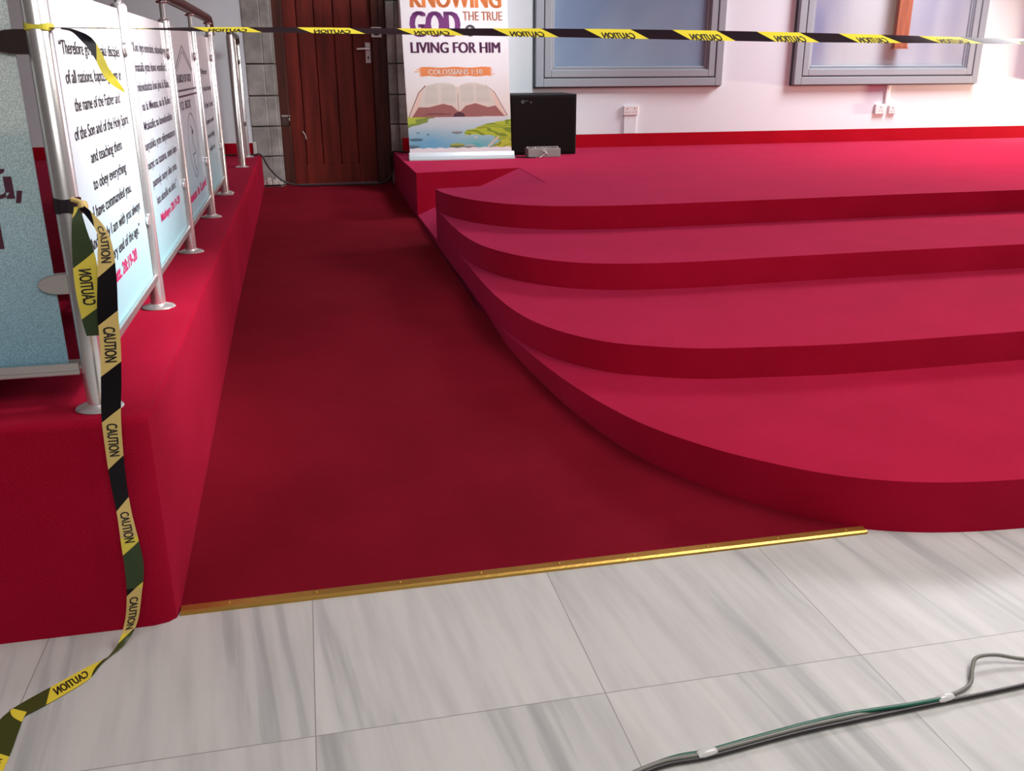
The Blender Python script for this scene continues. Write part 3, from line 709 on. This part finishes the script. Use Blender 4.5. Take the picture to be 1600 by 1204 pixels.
# ------------------------------------------------------------------ speaker
sp = empty('loudspeaker', (2.27, 9.03, 0.59)); tag(sp, 'square black loudspeaker cabinet on the stage floor between banner and window', 'loudspeaker')
bm = B(1.905, 2.568, 8.80, 9.30, .590, 1.150, bevel=.008)
P(mesh_obj('cabinet', bm, M_black), sp)
bm = B(1.925, 2.548, 8.790, 8.802, .612, 1.128, bevel=.004)
P(mesh_obj('grille', bm, M_grille), sp)
bm = bmesh.new(); ps = lambda u, v: (u, 8.788, v)
for x, z, r in ((2.035, 1.083, .018), (2.115, 1.078, .010)):
    c_ = [bm.verts.new(ps(x + r * math.cos(t), z + r * math.sin(t))) for t in np.linspace(0, 2 * math.pi, 14, endpoint=False)]; bm.faces.new(c_)
quad(bm, [ps(2.05, 1.085), ps(2.09, 1.087), ps(2.09, 1.094), ps(2.05, 1.093)])
P(mesh_obj('maker_badge', bm, mat('worn_badge', (0.05, 0.045, 0.045), 0.7)), sp)

bx_ = empty('junction_box', (2.19, 8.60, .59)); tag(bx_, 'small grey box with pale cord looped on it, in front of the loudspeaker', 'junction box')
P(mesh_obj('housing', B(2.03, 2.345, 8.545, 8.68, .590, .672, bevel=.006), M_greybox), bx_)
bm = bmesh.new()
pts = []
for k in range(60):
    t = k / 59; pts.append((2.035 + .30 * t, 8.60 + .03 * math.sin(k * 1.2), .676 + .006 * abs(math.sin(k * .9))))
tube(bm, pts, .005, 6)
tube(bm, catmull([(2.17, 8.58, .678), (2.18, 8.538, .665), (2.20, 8.536, .635), (2.155, 8.532, .600), (2.13, 8.50, .596)], 5), .005, 6)
tube(bm, catmull([(2.15, 8.538, .62), (2.18, 8.534, .645), (2.21, 8.536, .62), (2.19, 8.536, .655), (2.16, 8.536, .650)], 5), .005, 6)
P(mesh_obj('cord', bm, M_cord_p, smooth=60), bx_)
bm = tube(bmesh.new(), catmull([(2.09, 8.49, .597), (2.03, 8.50, .597), (1.95, 8.56, .597), (1.91, 8.70, .597), (1.93, 8.765, .597)], 6), .006, 8)
tag(mesh_obj('speaker_cord', bm, M_cable_k, smooth=60), 'thin black cord lying on the stage carpet between banner base and grey box', 'cord')

# ------------------------------------------------------------------ wall sockets
def socket(name, x0, x1, z0, z1, label, holes):
    s = empty(name, ((x0 + x1) / 2, YW, z0)); tag(s, label, 'socket')
    P(mesh_obj('back_box', B(x0, x1, YW - .035, YW - .002, z0, z1, bevel=.004), M_white_pl), s)
    for hx in holes:
        bm = bmesh.new(); zc = (z0 + z1) / 2
        bm.free()
        for q in ((hx - .004, hx + .004, zc + .010, zc + .026), (hx - .020, hx - .010, zc - .020, zc - .014), (hx + .010, hx + .020, zc - .020, zc - .014)):
            P(mesh_obj('pin_hole', B(q[0], q[1], YW - .037, YW - .030, q[2], q[3]), M_white_dk), s)
    return s
socket('wall_socket', 3.275, 3.435, .912, 1.005, 'double white wall socket below the first window, right of the loudspeaker', (3.315, 3.395))
bm = B(3.285, 3.425, YW - .020, YW - .002, .725, .910, bevel=.004)
tag(mesh_obj('trunking', bm, M_wall), 'wide white trunking running down from the double socket to the red baseboard', 'trunking')
socket('wall_socket', 6.215, 6.345, .882, .988, 'left white wall socket of the pair below the window with the wooden cross', (6.28,))
socket('wall_socket', 6.385, 6.480, .884, .972, 'right, smaller white wall socket of the pair below the cross window', (6.43,))
bm = B(6.325, 6.365, YW - .035, YW - .002, .990, 1.188, bevel=.003)
tag(mesh_obj('trunking', bm, M_white_pl), 'thin white vertical trunking between the cross window and the socket pair', 'trunking')

# ------------------------------------------------------------------ wooden cross
bm = B(6.265, 6.425, YW - .165, YW - .105, 1.575, 3.25, bevel=.006); box(bm, 5.83, 6.86, YW - .163, YW - .107, 2.70, 2.86, bevel=.006)
box(bm, 6.262, 6.428, YW - .17, YW - .10, 1.562, 1.577)
cr_ = mesh_obj('wooden_cross', bm, M_cross); tag(cr_, 'reddish brown wooden cross hanging in front of the second window', 'cross')

# ------------------------------------------------------------------ caution tape
W_T = .055
class Ribbon:
    def __init__(s, keys, n=10, phase=0.0):
        """keys: (x,y,z, sx,sy,sz, width)"""
        C_ = catmull(keys, n); s.P = [Vector(c[:3]) for c in C_]; s.S = [Vector(c[3:6]).normalized() for c in C_]; s.w = [c[6] for c in C_]
        s.L = [0]
        for a, b in zip(s.P, s.P[1:]): s.L.append(s.L[-1] + (b - a).length)
        s.phase = phase
    def at(s, d, t, off=0):
        d = min(max(d, 0), s.L[-1] - 1e-6); i = max(0, np.searchsorted(s.L, d, side='right') - 1); f = (d - s.L[i]) / (s.L[i + 1] - s.L[i] + 1e-9)
        p = s.P[i].lerp(s.P[i + 1], f); S = s.S[i].lerp(s.S[i + 1], f).normalized(); w_ = s.w[i] * (1 - f) + s.w[i + 1] * f
        T = (s.P[i + 1] - s.P[i]).normalized(); N = T.cross(S).normalized()
        return p + S * (t * w_) + N * off
    def build(s, name, mats, text_mi, parent=None, ranges=None, mirror=True, both=True, ty0=-.33, th=.62, flip=False):
        bm = bmesh.new(); uv = bm.loops.layers.uv.new('tape'); rows = 4; grid = []
        for i, d in enumerate(s.L):
            grid.append([bm.verts.new(s.at(d, -0.5 + j / rows)) for j in range(rows + 1)])
        for i in range(len(s.L) - 1):
            for j in range(rows):
                f = bm.faces.new((grid[i][j], grid[i + 1][j], grid[i + 1][j + 1], grid[i][j + 1])); f.smooth = True
                if ranges:
                    for a, b, mi in ranges:
                        if a <= s.L[i] < b: f.material_index = mi
                for l, (ii, jj) in zip(f.loops, ((i, j), (i + 1, j), (i + 1, j + 1), (i, j + 1))):
                    l[uv].uv = (s.L[ii] + s.phase, (-.5 + jj / rows) * W_T)
        k = -2
        while k * .236 < s.L[-1] + s.phase:
            c = (k + .27) * .236 - s.phase; k += 1
            a, b = c - .042, c + .042
            if a < .01 or b > s.L[-1] - .01: continue
            y0_, h_ = (ty0, th) if not flip else (-ty0, -th)
            for off in ((.0007, -.0007) if both else (.0007,)):
                add_text(bm, 'CAUTION', lambda u, v: s.at(u, v, off), a, b, y0_, h_, mi=text_mi, bold=.01, mirror=mirror, fat=.0005)
        me_o = mesh_obj(name, bm, mats, parent)
        for p in me_o.data.polygons: p.use_smooth = p.material_index != text_mi
        return me_o
tapeA = empty('caution_tape', (-.56, 2.33, 1.48)); tag(tapeA, 'long yellow and black caution tape stretched across the picture from the first railing post', 'caution tape')
def tilt(a): a = math.radians(a); return (0, math.cos(a), math.sin(a))
ks = []
for x, y, z, a, wd in ((-.53, 2.33, 1.4845, -1, .03), (-.42, 2.335, 1.4840, -1, .045), (-.235, 2.34, 1.4828, 11, .053), (0.0, 2.345, 1.4820, 15, .053), (.26, 2.35, 1.4800, 17, .053), (.50, 2.35, 1.4790, 22, .053), (.70, 2.35, 1.4774, 25, .053),
                   (.95, 2.35, 1.4745, 28, .053), (1.21, 2.35, 1.4705, 29, .053), (1.52, 2.34, 1.466, 25, .053), (1.72, 2.33, 1.463, 20, .053), (1.96, 2.31, 1.4585, 17, .053), (2.6, 2.28, 1.450, 15, .053), (3.4, 2.25, 1.445, 15, .053)):
    ks.append((x, y, z, *tilt(a), wd))
rA = Ribbon(ks, 14, phase=0.160)
P(rA.build('tape_strip', [M_tape, M_ink], 1, mirror=True, ty0=-.50, th=.58), tapeA)
# wrap round the post and the loose tail
def wrap(z, r, w_, matl, n=24, mats=None):
    bm = bmesh.new(); uv = bm.loops.layers.uv.new('tape'); g = []
    for k in range(n + 1):
        t = 2 * math.pi * k / n; rr = r + .0015 * math.sin(5 * t)
        g.append([bm.verts.new((XR + rr * math.cos(t), 2.33 + rr * math.sin(t), z + (j - 1.5) / 3 * w_ + .002 * math.sin(3 * t + j))) for j in range(4)])
    for a, b in zip(g, g[1:]):
        for j in range(3): bm.faces.new((a[j], b[j], b[j + 1], a[j + 1]))
    return mesh_obj('post_wrap', bm, matl)
P(wrap(1.486, .0305, .012, mat('tape_yellow', (0.72, 0.62, 0.06), .35)), tapeA)
rT = Ribbon([(-.505, 2.31, 1.483, 0, 1, .3, .016), (-.475, 2.29, 1.476, .2, 1, .3, .020), (-.447, 2.28, 1.455, .75, .3, .5, .021), (-.430, 2.275, 1.425, .9, .2, .35, .019), (-.419, 2.27, 1.395, .9, .2, .3, .018), (-.405, 2.268, 1.372, .7, .6, .3, .020), (-.385, 2.265, 1.350, .8, .3, .3, .004)], 10, phase=.135)
tl = rT.build('loose_tail', [M_tape, M_ink, M_tape_pale], 1, ranges=None); P(tl, tapeA)

tapeB = empty('caution_tape', (-.5, 2.21, 0.0)); tag(tapeB, 'caution tape tied round the first railing post, hanging down and trailing onto the marble floor', 'caution tape')
P(wrap(1.098, .0305, .034, mat('tape_black', (0.02, .012, .016), .3)), tapeB)
bm = bmesh.new(); tube(bm, catmull([(-.535, 2.290, 1.115), (-.515, 2.282, 1.108), (-.512, 2.278, 1.095), (-.527, 2.283, 1.085)], 5), [.006] * 6 + [.012] * 5 + [.008] * 5, 8)
P(mesh_obj('knot', bm, M_tape_pale, smooth=60), tapeB)
r1 = Ribbon([(-.522, 2.272, 1.100, 1, .1, 0, .012), (-.523, 2.262, 1.055, 1, .1, 0, .030), (-.521, 2.256, .985, 1, .05, .05, .050), (-.522, 2.252, .91, 1, 0, .03, .055), (-.520, 2.25, .84, 1, -.1, .02, .053), (-.517, 2.25, .800, 1, -.1, .02, .050)], 12, phase=.115)
P(r1.build('hanging_strip', [M_tape_green, M_ink], 1, mirror=True, ty0=-.28, th=.5), tapeB)
kB = [(-.512, 2.268, 1.100, .8, .3, .5, .012), (-.492, 2.25, 1.082, .7, .2, .7, .016), (-.470, 2.24, 1.045, .9, .2, .3, .022), (-.468, 2.235, 1.00, 1, .15, 0, .034), (-.474, 2.232, .93, 1, .1, 0, .042), (-.482, 2.228, .86, 1, 0, 0, .046), (-.486, 2.222, .78, 1, 0, 0, .046),
      (-.495, 2.212, .69, 1, 0, 0, .046), (-.505, 2.205, .61, 1, 0, 0, .044), (-.510, 2.203, .52, 1, 0, 0, .040), (-.512, 2.203, .43, 1, .1, 0, .036), (-.510, 2.203, .35, 1, .2, 0, .034), (-.507, 2.200, .27, 1, .1, 0, .042), (-.506, 2.198, .20, 1, 0, 0, .046), (-.514, 2.190, .13, .9, -.1, .1, .038), (-.528, 2.175, .06, .95, -.2, .2, .036),
      (-.550, 2.145, .018, .9, .35, .1, .026), (-.580, 2.100, .006, .45, .85, 0, .036), (-.620, 2.050, .004, -.45, .9, 0, .050), (-.665, 2.005, .004, -.55, .85, 0, .054), (-.712, 1.962, .004, -.6, .85, 0, .054), (-.750, 1.925, .006, -.6, .8, .0, .046)]
rB = Ribbon(kB, 10, phase=.195)
tot = rB.L
P(rB.build('trailing_strip', [M_tape_pale, M_ink, M_tape_olive, M_tape_green], 1, ranges=[(.84, .98, 3), (1.10, 9, 2)], mirror=False, ty0=-.28, th=.56), tapeB)
rC = Ribbon([(-.738, 1.935, .009, -.9, .5, 0, .040), (-.748, 1.905, .008, -1, .2, 0, .052), (-.750, 1.86, .005, -1, .05, 0, .056), (-.748, 1.78, .004, -1, 0, 0, .056), (-.755, 1.68, .004, -1, .1, 0, .056), (-.79, 1.55, .004, -.95, .3, 0, .056), (-.86, 1.42, .004, -.9, .4, 0, .056)], 10, phase=.100)
P(rC.build('folded_strip', [M_tape_olive, M_ink], 1, mirror=True, ty0=-.28, th=.56), tapeB)

# ------------------------------------------------------------------ cables
cb = tube(bmesh.new(), catmull([(.30, 1.335, .007), (.60, 1.440, .007), (.75, 1.452, .007), (.98, 1.478, .007), (1.22, 1.491, .007), (1.36, 1.498, .007), (1.58, 1.510, .007), (2.1, 1.55, .007), (2.8, 1.60, .007)], 8), .0056, 10)
k = mesh_obj('floor_cable', cb, M_cable_k, smooth=60); tag(k, 'black cable lying straight across the marble tiles at lower right', 'cable', None)
g = mesh_obj('floor_cable', tube(bmesh.new(), catmull([(.30, 1.347, .008), (.62, 1.454, .008), (.75, 1.467, .008), (.86, 1.482, .008), (1.0, 1.498, .009), (1.10, 1.505, .010), (1.18, 1.503, .012), (1.26, 1.500, .0135), (1.355, 1.502, .014)], 8), .0052, 10), M_cable_g, smooth=60)
tag(g, 'green cable beside the black one on the marble, ending under the clear tape wrap', 'cable')
g = mesh_obj('floor_cable', tube(bmesh.new(), catmull([(.30, 1.341, .012), (.60, 1.446, .012), (.74, 1.458, .012), (.98, 1.486, .012), (1.10, 1.494, .012), (1.16, 1.502, .006), (1.22, 1.508, .006), (1.33, 1.510, .006), (1.41, 1.524, .006), (1.455, 1.545, .008), (1.485, 1.58, .016), (1.52, 1.610, .022), (1.575, 1.612, .020), (1.64, 1.592, .012), (1.75, 1.57, .006), (2.2, 1.60, .006)], 8), .0048, 10), M_cable_gr, smooth=60)
tag(g, 'grey cable that splits from the black one and loops up at the right edge', 'cable')
for x, y, lab in ((.742, 1.459, 'clear tape wrap binding the cables at their left, lower end'), (1.355, 1.505, 'shiny clear tape wrap binding the cables just before the grey one splits off')):
    bm = tube(bmesh.new(), [(x - .022, y - .003, .008), (x - .01, y - .001, .009), (x + .01, y + .001, .009), (x + .022, y + .003, .008)], [.0095, .0115, .011, .0095], 12)
    for v in bm.verts: v.co.z = max(.0005, v.co.z)
    tag(mesh_obj('cable_tape_wrap', bm, M_clear, smooth=40), lab, 'tape wrap')
# cord hanging in front of the door
bm = tube(bmesh.new(), catmull([(-.60, 9.40, .603), (-.50, 9.38, .601), (-.425, 9.37, .598), (-.36, 9.38, .47), (-.24, 9.39, .345), (-.08, 9.39, .301), (.20, 9.38, .298), (.50, 9.37, .298), (.70, 9.38, .298), (.79, 9.39, .34), (.835, 9.39, .43), (.838, 9.37, .56), (.85, 9.35, .608), (.92, 9.33, .603), (1.05, 9.30, .600), (1.3, 9.3, .600)], 8), .009, 8)
tag(mesh_obj('door_cord', bm, M_cable_k, smooth=60), 'black cord drooping across the doorway floor from platform to stage corner', 'cord')
bm = tube(bmesh.new(), catmull([(-2.2, 9.42, .603), (-1.5, 9.43, .603), (-.9, 9.42, .603), (-.66, 9.42, .603)], 6), .008, 8)
tag(mesh_obj('baseboard_cord', bm, M_cable_k, smooth=60), 'short black cord along the foot of the left wall behind the railing', 'cord')
